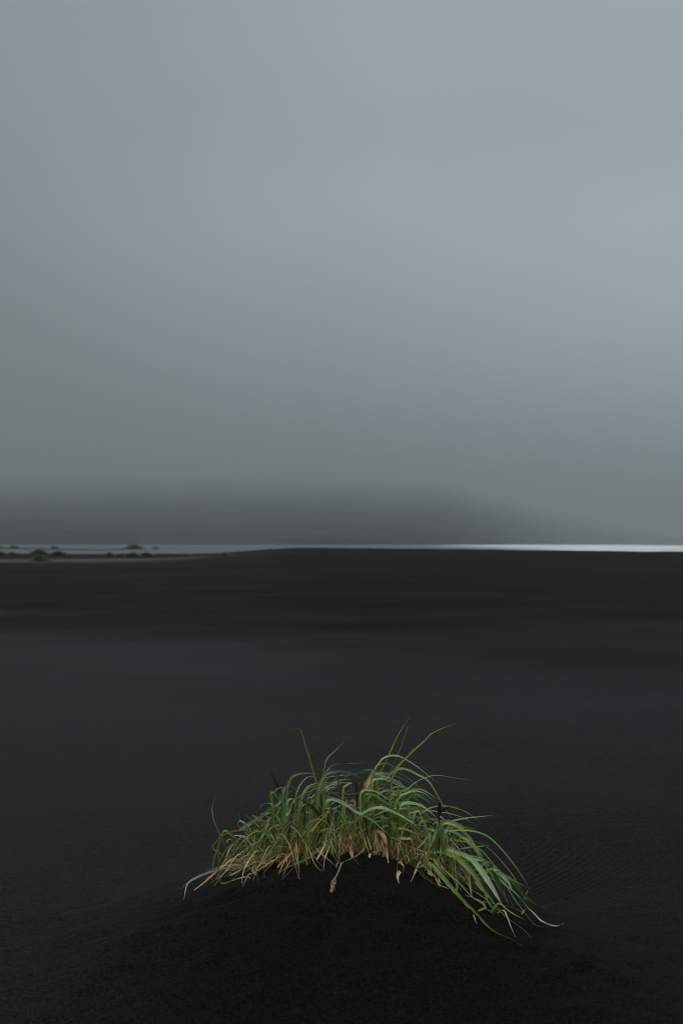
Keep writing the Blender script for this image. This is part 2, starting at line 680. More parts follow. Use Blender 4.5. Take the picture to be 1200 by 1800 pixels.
def leaf_material(name, rough, spec, trans, spots, back):
    m, t, p, o = new_mat(name)
    at_ = node(t, 'ShaderNodeAttribute')
    at_.attribute_name = 'tint'
    uv = node(t, 'ShaderNodeUVMap').outputs[0]
    gco = node(t, 'ShaderNodeTexCoord').outputs['Object']
    veins = noise(t, uv, 3.0, 2, .6, (5, .25, 1))
    mott = noise(t, gco, 60, 4, .6)
    k = math_(t, 'MULTIPLY', rng(t, veins, .3, .7, .70, 1.25), rng(t, mott, .3, .7, .80, 1.2))
    vm = node(t, 'ShaderNodeVectorMath')
    vm.operation = 'SCALE'
    t.links.new(at_.outputs['Color'], vm.inputs[0])
    t.links.new(k, vm.inputs['Scale'])
    c = vm.outputs[0]
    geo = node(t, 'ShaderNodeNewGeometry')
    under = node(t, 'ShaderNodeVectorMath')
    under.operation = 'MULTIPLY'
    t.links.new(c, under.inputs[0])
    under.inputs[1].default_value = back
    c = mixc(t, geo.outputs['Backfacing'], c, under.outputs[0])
    c = mixc(t, rng(t, noise(t, gco, 130, 2, .7), .64, .72, 0, spots), c, (.10, .06, .03))
    t.links.new(c, p.inputs['Base Color'])
    p.inputs['Roughness'].default_value = rough
    p.inputs['Specular IOR Level'].default_value = spec
    bp = node(t, 'ShaderNodeBump')
    bp.inputs['Strength'].default_value = .5
    bp.inputs['Distance'].default_value = .0006
    t.links.new(veins, bp.inputs['Height'])
    t.links.new(bp.outputs[0], p.inputs['Normal'])
    tr = node(t, 'ShaderNodeBsdfTranslucent')
    t.links.new(c, tr.inputs['Color'])
    mx = node(t, 'ShaderNodeMixShader')
    mx.inputs[0].default_value = trans
    t.links.new(p.outputs[0], mx.inputs[1])
    t.links.new(tr.outputs[0], mx.inputs[2])
    t.links.new(mx.outputs[0], o.inputs['Surface'])
    return m


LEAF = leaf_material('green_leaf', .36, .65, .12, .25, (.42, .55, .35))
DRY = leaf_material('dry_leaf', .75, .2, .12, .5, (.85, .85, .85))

# (window, colour, width in photo pixels, depth run in metres from root to tip, root point or None, traced points)
B = [
 # left end
 ('1','g',6,-.05,(385,1525),[(440,680),(465,560),(430,470),(395,380),(376,280),(385,200),(428,90)]),
 ('1','g',6,-.03,(372,1532),[(400,790),(425,720),(445,640),(470,560)]),
 ('1','w',2.2,-.03,None,[(520,840),(550,790),(520,755),(430,705),(385,660),(400,620),(465,555)]),
 ('1','g',5.5,-.02,None,[(700,680),(640,570),(560,510),(520,480),(490,500),(478,545)]),
 ('1','g',5,.02,None,[(800,560),(770,450),(710,395),(660,380),(650,420),(660,460)]),
 ('1','q',5,-.03,None,[(905,848),(840,710),(800,600),(765,510),(735,410),(718,345)]),
 ('1','G',6.5,0,None,[(960,580),(870,470),(800,410),(755,365)]),
 ('1','w',3.2,.02,None,[(905,845),(850,730),(760,590),(680,540),(610,530),(585,560)]),
 ('1','w',3.6,.03,None,[(1050,762),(980,700),(900,640),(780,575),(700,540),(600,535)]),
 ('1','d',5,0,None,[(480,850),(520,790),(545,720),(575,660),(615,620)]),
 ('1','w',2.6,0,None,[(640,730),(690,695),(750,652)]),
 ('1','b',7.5,'g',None,[(880,880),(780,885),(640,882),(550,878),(440,905),(320,940),(200,990),(125,1040),(100,1110),(80,1212)]),
 ('1','G',4.5,'g',None,[(140,1010),(90,1050),(60,1085),(25,1095)]),
 ('1','g',2.6,'g',None,[(790,890),(700,845),(600,850),(480,885),(360,915)]),
 ('1','w',3.6,'g',None,[(860,965),(790,890),(725,845),(712,805),(730,780)]),
 ('1','d',2.4,'g',None,[(835,985),(760,980),(660,985),(560,1025),(480,1045),(460,1000)]),
 ('1','w',2,'g',None,[(830,900),(780,930),(740,980),(700,1075)]),
 ('1','d',2.6,'g',None,[(470,915),(400,950),(340,985),(295,1012)]),
 ('1','G',2.2,'g',None,[(575,825),(500,850),(400,890),(305,905)]),
 ('1','q',3,0,None,[(540,695),(515,640),(485,570),(470,540)]),
 ('1','g',2.6,0,None,[(690,685),(640,660),(620,610),(600,590)]),
 ('1','w',2.4,0,None,[(870,940),(800,880),(850,850),(900,830),(980,828)]),
 ('1','q',4,.03,None,[(760,775),(860,640),(940,440),(1000,340),(1050,240)]),
 ('1','q',4.2,-.02,(500,1500),[(1000,825),(985,700),(990,560),(1010,490),(1030,400)]),
 ('1','q',3,-.03,None,[(1155,815),(1080,680),(1035,520),(1025,400),(1045,300),(1080,240)]),
 ('1','d',6,-.01,None,[(1010,815),(1012,740),(1028,680)]),
 ('1','g',3.4,-.01,None,[(1165,620),(1170,440),(1120,405),(1060,425),(1035,500)]),
 ('1','b',6,-.03,None,[(1200,560),(1130,440),(1060,425),(990,460),(940,520)]),
 ('1','b',5.5,-.04,(505,1490),[(1130,210),(1050,215),(960,270),(870,355),(760,410),(660,465)]),
 ('1','g',3.5,0,(480,1500),[(1000,400),(950,335),(900,300),(880,330)]),
 ('1','g',4,.02,(470,1500),[(950,440),(900,370),(830,330),(800,320),(780,370)]),
 ('1','y',2.6,0,(460,1500),[(880,520),(890,400),(850,360),(800,345)]),
 ('1','g',3,.02,(440,1502),[(760,500),(700,470),(660,430)]),
 ('1','q',3,-.01,None,[(640,640),(650,590),(600,560),(560,545),(520,550)]),
 ('1','g',4,-.02,None,[(620,700),(590,600),(560,570),(530,600),(550,612)]),
 ('1','d',3,-.01,None,[(700,640),(760,640),(690,575),(640,560)]),
 # upper left and middle
 ('2','y',4.2,.03,(560,1480),[(840,650),(800,440),(740,230),(700,80),(665,-20),(620,-180),(583,-288),(520,-290),(435,-270)]),
 ('2','g',2.8,.05,(566,1475),[(880,400),(905,200),(915,140),(960,70),(1050,-10),(1165,-135)]),
 ('p','b',7.5,0,(557,1482),[(557,1425),(560,1385),(569,1365),(578,1358),(594,1355),(615,1358),(632,1367),(646,1380)]),
 ('2','b',9,-.02,(502,1495),[(360,850),(350,700),(350,600),(375,500),(415,455)]),
 ('2','b',6,.02,(500,1490),[(400,620),(420,440),(460,350),(520,310),(620,290),(750,295),(830,310)]),
 ('2','G',7,.02,(505,1490),[(400,600),(430,460),(480,480),(560,540),(620,600),(670,660)]),
 ('2','g',3.4,0,(483,1505),[(235,900),(225,720),(230,600),(260,520),(330,485),(380,485)]),
 ('2','g',6,0,(480,1500),[(210,780),(200,560),(240,570),(280,620),(310,665)]),
 ('2','G',5,0,(482,1500),[(205,850),(200,700),(195,550)]),
 ('2','b',3,-.02,(484,1500),[(235,820),(200,705),(130,693),(70,725),(50,765)]),
 ('2','b',5,.04,(525,1488),[(520,700),(560,500),(600,430),(660,360),(740,335),(860,352)]),
 ('2','g',5.4,.04,(515,1490),[(430,850),(500,660),(600,590),(660,550),(790,508)]),
 ('2','b',5.2,.05,(530,1486),[(560,750),(590,640),(660,500),(760,440),(900,420),(1010,412)]),
 ('2','b',4,.0,(530,1488),[(600,760),(610,650),(650,590),(720,570),(775,570)]),
 ('2','G',8,-.02,(565,1484),[(830,880),(760,770),(670,690),(560,630)]),
 ('2','q',4.4,-.04,(516,1512),[(500,1200),(560,1030),(640,780),(720,572)]),
 ('2','k',3.2,0,(562,1485),[(860,850),(800,720),(725,580)]),
 ('2','b',9,-.02,(504,1496),[(380,900),(430,830),(480,720)]),
 ('2','g',9,-.05,(528,1496),[(570,1080),(680,960),(755,855)]),
 ('2','g',4.4,.02,(500,1488),[(385,620),(420,560),(500,500)]),
 ('2','b',8,0,(507,1492),[(410,850),(410,700),(440,640),(500,635)]),
 ('2','g',4,.02,(560,1478),[(870,400),(900,330),(940,250),(1000,225)]),
 ('p','b',4.6,.03,(566,1476),[(569,1405),(571,1368),(577,1350),(588,1344),(604,1342),(620,1341.5),(638,1341)]),
 ('2','G',3.2,.04,(590,1476),[(1085,372),(1000,330),(920,290),(830,240),(740,200)]),
 ('2','b',6.5,.04,(555,1480),[(770,640),(840,540),(940,460),(1060,430),(1200,415)]),
 ('2','b',5.5,.05,(550,1478),[(790,600),(870,520),(1000,430),(1130,385),(1260,380)]),
 ('2','g',5,.06,(556,1478),[(830,560),(900,470),(1020,400),(1100,330),(1160,300)]),
 ('p','b',8.5,-.04,(566,1482),[(567,1440),(569,1417),(574,1407),(583,1405),(596,1409),(611,1417),(624,1427),(640,1434),(656,1444),(673,1459),(690,1474)]),
 ('2','G',4.5,.0,(580,1478),[(860,640),(900,550),(1050,555),(1200,575),(1300,565),(1380,545)]),
 ('2','g',4,.01,(478,1505),[(200,1000),(280,800),(330,740),(345,720)]),
 ('2','g',5,.0,(490,1500),[(215,900),(240,800),(290,730)]),
 ('2','g',5,-.01,(560,1490),[(880,1000),(870,900),(880,700),(900,600)]),
 ('2','b',3.6,.03,(560,1480),[(830,560),(900,590),(985,610)]),
 ('2','g',5,0,(505,1500),[(420,1060),(430,950),(440,880)]),
 ('2','g',6,0,(520,1492),[(540,900),(560,800),(600,700),(680,600)]),
 ('2','b',3.6,-.03,(590,1490),[(960,1060),(800,1085),(600,1110),(450,1095),(300,1085),(200,1080)]),
 ('2','G',5,-.02,(462,1505),[(160,1110),(80,1090),(0,1075),(-140,1085)]),
 # lower middle, straw side
 ('3','q',5.5,-.03,(541,1518),[(680,735),(640,600),(650,420),(680,300),(760,180),(880,90),(1000,5)]),
 ('3','q',5.4,-.03,None,[(205,735),(182,600),(185,420),(215,330)]),
 ('3','q',3,-.03,None,[(395,720),(330,620),(260,440),(240,300),(250,160)]),
 ('3','d',3,-.02,None,[(100,300),(160,200),(210,100)]),
 ('3','w',4,.02,None,[(270,650),(180,590),(80,500),(0,450),(-60,425)]),
 ('3','w',5,-.02,None,[(75,765),(50,660),(10,560),(-40,470)]),
 ('3','n',6.5,-.03,None,[(410,745),(450,640),(500,500),(530,380)]),
 ('3','d',4,-.01,None,[(470,740),(490,640),(510,480),(530,360)]),
 ('3','b',6.5,-.02,(587,1500),[(940,330),(930,420),(860,520),(760,590),(660,655),(570,715)]),
 ('3','t',5,'g',None,[(830,640),(760,650),(640,690),(560,730),(450,770),(370,820),(285,872)]),
 ('3','d',3,-.02,None,[(895,660),(940,560),(980,450),(1010,360)]),
 ('3','d',6,-.01,None,[(700,470),(740,330),(800,230),(850,180)]),
 ('3','o',7,.0,None,[(780,500),(850,430),(900,360),(930,300)]),
 ('3','o',5,-.02,None,[(880,520),(920,460),(980,400),(1020,370)]),
 ('3','d',3.5,.02,None,[(540,560),(400,470),(280,540),(120,620),(0,690)]),
 ('3','d',3,0,None,[(400,560),(280,510),(170,590),(0,660)]),
 ('3','g',2.4,-.02,None,[(340,690),(240,690),(140,620),(0,660)]),
 ('3','w',2,'g',None,[(350,690),(240,690),(160,740),(60,735)]),
 ('3','d',2.6,-.02,None,[(515,730),(560,650),(620,520),(650,440)]),
 ('3','g',3,-.02,(580,1490),[(930,310),(800,315),(650,345),(560,355)]),
 ('3','w',5,-.02,None,[(670,280),(672,230)]),
 ('3','d',5,0,None,[(280,300),(330,260),(350,240)]),
 ('3','w',4,-.02,None,[(1010,520),(1060,420),(1110,340),(1150,300)]),
 ('3','y',3,-.01,None,[(1050,360),(990,330),(940,300),(900,240),(860,190),(800,170)]),
 # top middle and right
 ('4','y',4.8,-.02,(625,1478),[(320,750),(500,590),(640,450),(800,300),(900,190),(1000,90),(1090,0),(1160,-60),(1240,-130),(1325,-220),(1420,-270),(1540,-320),(1665,-360)]),
 ('4','y',3.6,.05,(632,1476),[(500,640),(620,420),(680,250),(740,130),(800,0),(870,-150),(950,-300),(1057,-472)]),
 ('p','d',9,.03,(630,1478),[(640,1400),(648,1372),(656,1356),(661,1349)]),
 ('p','b',6.5,.05,(640,1476),[(650,1385),(660,1352),(666,1343),(672,1335),(682,1330),(695,1329),(708,1333),(730,1346),(753,1364),(771,1378)]),
 ('4','b',5,.03,(658,1474),[(640,500),(620,310),(580,250),(470,248),(390,280),(300,345)]),
 ('p','b',5.5,.0,(690,1474),[(684,1420),(688,1372),(696,1354),(705,1351),(718,1354),(732,1361),(747,1369),(757,1379),(767,1396),(776,1412),(786,1428),(797,1442)]),
 ('4','b',5.5,.02,(668,1474),[(580,450),(590,310),(640,285),(720,290),(830,310),(960,370),(1080,430),(1210,495)]),
 ('4','b',6,.02,(668,1474),[(590,480),(600,325),(640,318),(700,330),(790,370),(900,440),(1035,530)]),
 ('4','b',8,.0,(662,1474),[(560,560),(570,400),(620,380),(700,378),(780,400),(870,445),(1010,525)]),
 ('p','b',5.5,.0,(693,1476),[(694,1422),(703,1400),(713,1395),(726,1391),(740,1393),(750,1398),(760,1406),(772,1416)]),
 ('6','b',5.5,.02,(696,1474),[(60,520),(110,410),(160,370),(240,352),(330,370),(430,430),(525,500)]),
 ('4','b',8.5,-.03,(636,1476),[(400,760),(410,560),(480,522),(560,530),(640,560),(730,620),(830,680),(930,735)]),
 ('4','g',8,-.03,(642,1476),[(440,760),(450,580),(540,570),(620,600),(700,660),(840,745)]),
 ('4','b',5,.03,(668,1474),[(620,640),(680,545),(760,520),(850,530),(920,560),(1070,615)]),
 ('4','b',4,.05,(672,1474),[(640,600),(660,500),(760,500),(850,540),(915,605)]),
 ('4','b',9,-.08,(626,1480),[(330,960),(370,880),(440,830),(530,780),(630,755),(720,765),(820,810),(920,850),(1000,900),(1100,960),(1210,1025)]),
 ('4','y',3.6,-.03,(704,1478),[(920,950),(840,830),(760,790),(680,810),(570,862)]),
 ('4','g',6.5,-.05,(652,1482),[(520,1000),(610,940),(750,900),(850,872),(940,880),(1050,950),(1170,1030),(1210,1070)]),
 ('5','b',7.5,-.05,(618,1486),[(300,300),(335,190),(365,140),(378,200),(405,320),(440,400),(450,480),(425,560),(330,640),(240,685),(150,720)]),
 ('4','g',7,-.04,(664,1484),[(630,1140),(670,1010),(760,995),(880,1010),(1000,1040),(1100,1080),(1190,1115)]),
 ('5','u',8,-.04,(684,1486),[(790,300),(780,150),(830,220),(880,340),(920,450),(945,560),(952,645)]),
 ('4','g',5,.0,(690,1474),[(800,640),(900,600),(1000,640),(1080,680),(1180,730)]),
 ('4','b',6,.01,(700,1476),[(840,760),(950,690),(1080,690),(1210,735)]),
 ('4','g',5,-.02,(688,1478),[(830,820),(900,770),(1040,775),(1180,800),(1290,830)]),
 ('4','g',4,.0,(700,1478),[(1020,980),(1100,840),(1200,790),(1300,770)]),
 ('4','w',3,-.02,None,[(1020,1110),(990,1090),(940,1060)]),
 ('4','y',4,-.02,(598,1484),[(130,900),(140,800),(160,720)]),
 ('4','w',7,.0,(610,1478),[(180,800),(200,720),(210,640)]),
 ('4','d',6,.0,(625,1478),[(330,700),(270,660),(240,650)]),
 ('4','o',5,.04,(640,1476),[(450,460),(320,500),(180,555)]),
 ('4','k',6,.02,(625,1476),[(350,500),(310,440),(290,420)]),
 ('4','b',5,.03,(600,1476),[(170,560),(200,470),(260,430),(340,430)]),
 ('4','G',5,.0,(648,1476),[(450,700),(480,560),(460,470)]),
 # straw under the crest
 ('5','d',9,-.05,(668,1482),[(620,330),(670,340),(715,390),(745,470),(760,580),(775,722)]),
 ('5','d',6,-.04,(652,1484),[(580,330),(595,400),(620,490),(642,572)]),
 ('5','d',5,-.04,(652,1484),[(570,300),(600,400),(640,500),(675,572)]),
 ('5','d',5,-.03,(643,1484),[(460,340),(480,370),(510,460),(540,552)]),
 ('5','d',8,-.03,(612,1486),[(230,400),(250,450),(275,540),(297,655)]),
 ('5','d',6.5,-.03,(606,1486),[(240,440),(210,510),(150,600)]),
 ('5','w',7,-.02,(600,1484),[(130,370),(90,440),(55,505)]),
 ('5','w',3.2,-.04,(596,1486),[(140,340),(110,440),(125,560),(130,755)]),
 ('5','w',3,'g',None,[(190,700),(120,730),(90,760),(75,790)]),
 ('5','w',2.6,-.03,(606,1486),[(200,370),(240,420),(290,515),(380,577)]),
 ('5','w',3.2,-.02,(722,1496),[(1080,560),(1020,610),(940,680),(885,742)]),
 ('5','y',2.8,-.02,(730,1500),[(1110,650),(1040,690),(975,762)]),
 ('5','d',5.5,-.01,None,[(885,725),(915,708),(950,740),(972,800),(965,868)]),
 ('5','d',7.5,'g',None,[(948,780),(915,850),(885,910),(905,1012)]),
 ('5','w',3.2,-.03,(742,1505),[(1200,700),(1120,830),(1060,982)]),
 ('5','d',5,-.01,(720,1494),[(1050,600),(1040,640),(1020,700)]),
 ('5','d',4,-.01,(702,1488),[(910,500),(900,620),(870,680)]),
 ('5','d',7,-.01,None,[(390,470),(400,400),(410,330)]),
 ('5','w',6,-.01,None,[(700,550),(690,480),(700,470)]),
 ('5','d',8,-.01,(622,1484),[(280,380),(330,310),(390,250)]),
 ('5','d',5,.0,(635,1480),[(490,400),(470,260),(470,180)]),
 ('5','d',5,.0,(668,1478),[(680,300),(670,220)]),
 ('5','w',6,.0,(676,1480),[(700,180),(690,100)]),
 ('5','d',6.5,-.03,(728,1490),[(1080,440),(1000,410),(920,405)]),
 ('5','w',3.4,-.03,(740,1500),[(1130,590),(1000,510),(880,420),(790,385)]),
 ('5','y',3,0,(622,1484),[(200,350),(260,250),(310,175)]),
 ('5','w',5,0,(600,1484),[(170,290),(200,240),(270,190)]),
 ('5','w',3,0,(590,1486),[(60,330),(150,240),(250,155)]),
 ('5','d',4,-.02,(658,1482),[(530,480),(570,390),(640,270)]),
 ('5','d',5,-.02,(612,1488),[(330,480),(290,440),(260,420)]),
 # right shoulder
 ('6','g',4.4,.02,(698,1476),[(0,480),(130,350),(240,260),(330,220),(440,180),(560,178),(700,200),(850,225),(958,237)]),
 ('6','g',3.4,.0,(738,1480),[(280,800),(330,650),(420,600),(530,575),(650,578),(780,610),(900,660),(1000,730),(1092,797)]),
 ('6','g',4.6,.0,(706,1480),[(0,700),(60,630),(150,620),(300,650),(420,640),(520,655),(640,670),(750,700),(840,725),(940,780),(1037,848)]),
 ('6','b',9.5,-.02,(706,1478),[(-20,660),(40,560),(120,543),(240,560),(350,610),(440,680),(545,780)]),
 ('p','b',9,-.06,(765,1505),[(768,1470),(772,1450),(783,1445),(793,1447),(807,1453),(817,1464),(828,1477),(842,1498),(853,1514)]),
 ('6','g',4.6,-.03,(762,1500),[(560,900),(620,810),(700,780),(800,755),(950,730),(1100,715),(1250,697)]),
 ('6','b',3.6,-.02,(775,1505),[(600,930),(700,860),(800,850),(920,858),(1020,880),(1110,912)]),
 ('p','g',4.4,-.09,(778,1508),[(784,1468),(797,1460),(813,1460),(829,1461),(844,1465),(860,1473),(878,1490),(895,1510),(910,1530),(923,1551),(931,1563)]),
 ('6','b',9.5,-.06,(768,1508),[(560,1050),(600,930),(650,905),(720,925),(800,970),(900,1050),(1000,1150),(1090,1240)]),
 ('6','b',8,-.04,(742,1502),[(360,1050),(390,975),(480,1010),(600,1080),(700,1120),(830,1185)]),
 ('6','g',7,-.03,(735,1500),[(240,900),(280,800),(325,772),(350,850),(372,940),(340,1040),(260,1120),(205,1155)]),
 ('6','g',8,-.04,(752,1502),[(420,1000),(430,890),(520,950),(620,1050),(710,1150)]),
 ('6','g',6.5,-.03,(708,1488),[(-30,1000),(0,875),(100,890),(200,930),(300,975)]),
 ('6','y',3.2,-.02,(708,1490),[(100,1120),(230,1010),(350,930),(490,820)]),
 ('6','y',3.2,-.02,(706,1490),[(60,1180),(140,1020),(190,865)]),
 ('6','d',3.2,-.02,(755,1500),[(520,800),(580,740),(700,880),(900,1010)]),
 ('6','o',3.6,-.02,(778,1512),[(600,1000),(700,1000),(800,1090),(890,1190)]),
 ('6','w',2.6,-.02,(712,1482),[(180,800),(250,640),(320,760),(330,800)]),
 ('6','g',6,0,(712,1480),[(40,820),(20,740),(100,780),(200,840),(290,905)]),
 ('6','b',5,.0,(720,1480),[(120,740),(200,660),(300,640),(400,720),(500,790)]),
 ('6','g',4,.02,(700,1476),[(60,640),(140,480),(220,450),(330,470),(480,560)]),
 ('6','y',3,-.02,(765,1502),[(640,860),(720,910),(600,800),(560,740)]),
 ('6','b',6,-.02,(770,1505),[(580,1060),(590,990),(660,1010),(760,1100),(820,1180)]),
 ('6','d',3.6,-.01,(766,1504),[(495,1190),(500,1120),(510,1050)]),
 ('6','g',4,.0,(690,1474),[(0,300),(60,340),(140,390)]),
 ('6','y',3,.03,(712,1476),[(130,500),(210,350),(330,290),(460,242)]),
 # long leaves blown down the right flank
 ('p','b',9,-.28,(730,1508),[(738,1503),(747,1506),(760,1512),(785,1535),(805,1553),(820,1569),(833,1581),(846,1589),(853,1597),(868,1609)]),
 ('p','t',9,'g',(745,1528),[(752,1520),(762,1523),(775,1538),(791,1559),(803,1572),(815,1585),(830,1600),(845,1614),(858,1628),(875,1640),(897,1650),(918,1663)]),
 ('p','b',9,-.22,(742,1512),[(750,1501),(770,1498),(789,1498),(807,1501),(823,1507),(837,1518),(850,1534),(862,1552),(872,1570),(883,1592)]),
 ('p','g',10.5,'g',(765,1512),[(775,1501),(791,1503),(803,1508),(815,1518),(829,1532),(839,1545),(850,1563),(862,1578),(873,1593),(888,1610),(905,1623),(923,1637),(934,1652)]),
 ('p','b',10,-.20,(772,1512),[(780,1492),(800,1498),(817,1504),(830,1513),(842,1528),(853,1545),(863,1560),(873,1577),(884,1594)]),
 ('p','b',8,-.10,(790,1515),[(795,1500),(815,1505),(832,1508),(847,1512),(863,1522),(875,1530),(887,1538),(903,1547),(917,1555),(930,1563)]),
 ('8','g',8.5,'g',(800,1530),[(300,170),(380,220),(460,270),(560,320),(620,380),(690,460),(780,550),(860,600),(925,638),(1020,600),(1142,547)]),
 ('8','b',8,'g',(800,1535),[(330,260),(400,300),(460,340),(520,400),(600,460),(680,540),(760,640),(830,720),(900,780),(1010,825),(1080,825),(1152,800)]),
 ('8','u',4,'g',(805,1540),[(400,250),(480,300),(560,450),(630,560),(700,660),(780,760),(850,820),(960,838),(1030,830)]),
 ('8','G',9.5,-.14,(808,1530),[(340,170),(380,210),(430,300),(500,420),(560,520),(615,630)]),
 ('8','G',8,-.12,(800,1525),[(300,150),(400,260),(470,400),(520,500),(560,600)]),
 ('8','g',8,-.12,(810,1525),[(360,230),(480,300),(560,370),(600,460)]),
 ('8','g',4.6,'g',(858,1600),[(450,590),(530,650),(620,710),(733,762)]),
 ('8','w',3,'g',(868,1600),[(500,660),(545,735),(580,830),(632,950)]),
 ('8','o',2.8,'g',(880,1590),[(510,615),(600,640),(705,687)]),
 ('8','o',2.2,'g',(840,1588),[(280,575),(350,582),(420,592)]),
 ('8','w',2,'g',None,[(675,697),(715,680),(747,658)]),
 ('8','w',2,'g',None,[(705,555),(740,510),(758,450)]),
 ('8','d',8,-.03,(818,1530),[(100,200),(135,262),(155,360),(178,512)]),
 ('8','d',5.5,-.02,None,[(200,355),(240,400),(282,457)]),
 ('8','q',4.4,'g',(850,1560),[(310,470),(330,560),(380,640),(475,728)]),
 ('8','w',2.4,'g',None,[(180,615),(190,720),(222,802)]),
 ('8','y',5,'g',None,[(210,655),(260,655),(312,640),(290,590),(200,545),(100,510)]),
 ('8','g',4,'g',None,[(300,630),(350,670),(415,712)]),
 ('8','g',5,-.05,(800,1520),[(180,110),(260,130),(340,190),(400,250),(445,330)]),
 ('8','b',4,-.05,(810,1520),[(200,170),(250,240),(330,300),(410,340),(445,370)]),
 ('7','b',9.5,-.03,(772,1516),[(640,210),(645,320),(690,465)]),
 ('7','g',9.5,-.03,(758,1510),[(560,310),(620,400),(710,500)]),
 ('7','u',8,-.02,(760,1520),[(545,500),(550,620),(600,720),(650,742),(735,765)]),
 ('7','o',7,-.02,None,[(445,480),(480,560),(545,605)]),
 ('7','d',3,-.02,None,[(345,380),(420,470),(520,662)]),
 ('7','G',4,'g',(735,1512),[(355,480),(420,600),(560,710),(702,822)]),
 ('7','y',3.8,-.02,(795,1520),[(800,500),(850,620),(850,760),(845,885)]),
 ('7','w',3.4,-.02,None,[(450,430),(340,490),(290,570),(235,682)]),
 ('7','G',3.4,-.02,(780,1520),[(900,340),(880,400),(790,460),(715,492)]),
 ('7','g',6,-.04,(736,1506),[(330,400),(320,300),(400,340),(500,420),(600,520)]),
 ('7','b',5,-.05,(740,1508),[(420,440),(480,460),(560,520),(640,600),(720,700),(830,830)]),
 ('7','g',8,-.05,(750,1510),[(600,200),(680,260),(800,340),(900,400),(1000,500),(1080,610),(1150,720)]),
 ('7','b',6,-.04,(750,1506),[(560,180),(700,200),(800,260),(900,300),(1000,330),(1100,400),(1190,500)]),
 ('7','g',4,-.02,(735,1508),[(430,330),(430,160),(520,110)]),
 ('7','q',4,-.02,(726,1500),[(260,330),(200,330),(180,240)]),
 ('7','d',4.5,-.01,(722,1502),[(240,260),(300,290),(200,400)]),
 ('7','d',4,-.01,(745,1510),[(500,330),(400,280),(300,240),(100,160)]),
 ('7','y',3,-.01,(745,1510),[(560,330),(440,320),(300,350),(150,460)]),
 ('7','d',5,-.01,(785,1520),[(760,540),(790,480),(770,460)]),
 ('7','d',4,-.01,(780,1520),[(640,700),(600,640),(600,560)]),
]

rnd = random.Random(5)
tuft = bpy.data.objects.new('grass_tuft', None)
col.objects.link(tuft)
TB = at(610, 1490, base_y(610))
tuft.location = TB
tuft['label'] = 'green and straw-coloured tuft of long windblown grass arching over a mound of black sand'
tuft['category'] = 'grass tuft'
PXM = 3.0 / F       # one photo pixel at the tuft, in metres


def to_world(win, pts):
    ox, oy, k = WIN[win]
    return [(ox + x / k, oy + y / k) for x, y in pts]


def place(px, dy, root, rnd_, shift=0.0):
    """pixel path -> points above the sand, running back to the root"""
    pts = list(px)
    if root:
        pts = [root] + pts
    ry = hit(*pts[0])
    by = base_y(pts[0][0])
    ry = by if ry is None else min(ry, by + .05) if root or dy != 'g' else ry
    ry += shift
    Ls = [0]
    for a, b in zip(pts, pts[1:]):
        Ls.append(Ls[-1] + math.hypot(a[0] - b[0], a[1] - b[1]))
    ground_tip = dy == 'g'
    if ground_tip:
        g_end = hit(*pts[-1]) or ry
        dy = g_end - ry
    out_ = []
    for (u, v), l in zip(pts, Ls):
        t_ = l / Ls[-1]
        if ground_tip:
            g = hit(u, v) or ry
            y = min(g, ry + dy * t_)
        else:
            y = ry + dy * t_
            g = hit(u, v)
        if g is not None:
            y = min(y, g - .012)
        out_.append(at(u, v, y))
    if ground_tip:
        for q in out_[1:]:
            q.z = max(q.z, gz(q.x, q.y) + .004)
    # the stem goes on into the sand
    r0_ = out_[0]
    g_ = gz(r0_.x, r0_.y)
    if root or r0_.z < g_ + .012:
        r0_.z = min(r0_.z, g_) - .010
    return out_


DRYK = set('dwonk')
records = []
for win, kind, wpx, dy, root, pts in B:
    px = to_world(win, pts)
    P = place(px, dy, root, rnd)
    big = wpx * sum(math.dist(a, b) for a, b in zip(px, px[1:]))
    records.append([big, kind, wpx, P])

# finer leaves between the traced ones: shorter neighbours set back and to the side
greens = [r_ for r_ in records if r_[1] in 'gbG' and abs(r_[3][-1].x - r_[3][0].x) > .09 and 480 < 600 + r_[3][0].x / r_[3][0].y * F < 790]
for k in range(260):
    r_ = rnd.choice(greens)
    P0 = r_[3]
    if P0[-1].x > .35 and rnd.random() < .6:
        continue
    dx = rnd.gauss(0, .030)
    s_ = rnd.uniform(.55, 1.02)
    sp = rnd.uniform(.75, 1.1)
    yb = rnd.uniform(.015, .13)
    a = rnd.gauss(0, .22)
    o_ = P0[0]
    Q = []
    for p_ in P0:
        d = p_ - o_
        x = d.x * s_ * sp
        y = d.y * s_ + d.x * math.sin(a) * .6
        Q.append(Vector((o_.x + x + dx, o_.y + y + yb, d.z * s_)))
    g0 = gz(Q[0].x, Q[0].y) - .01
    for i, q in enumerate(Q):
        q.z = max(q.z + g0, gz(q.x, q.y) + .006 if i else -9)
    kk = rnd.choice('ggbGyqbb')
    records.append([rnd.uniform(.1, .3), kk, rnd.choice((2, 2.4, 3, 3.6, 4.4, 5.5)), Q])

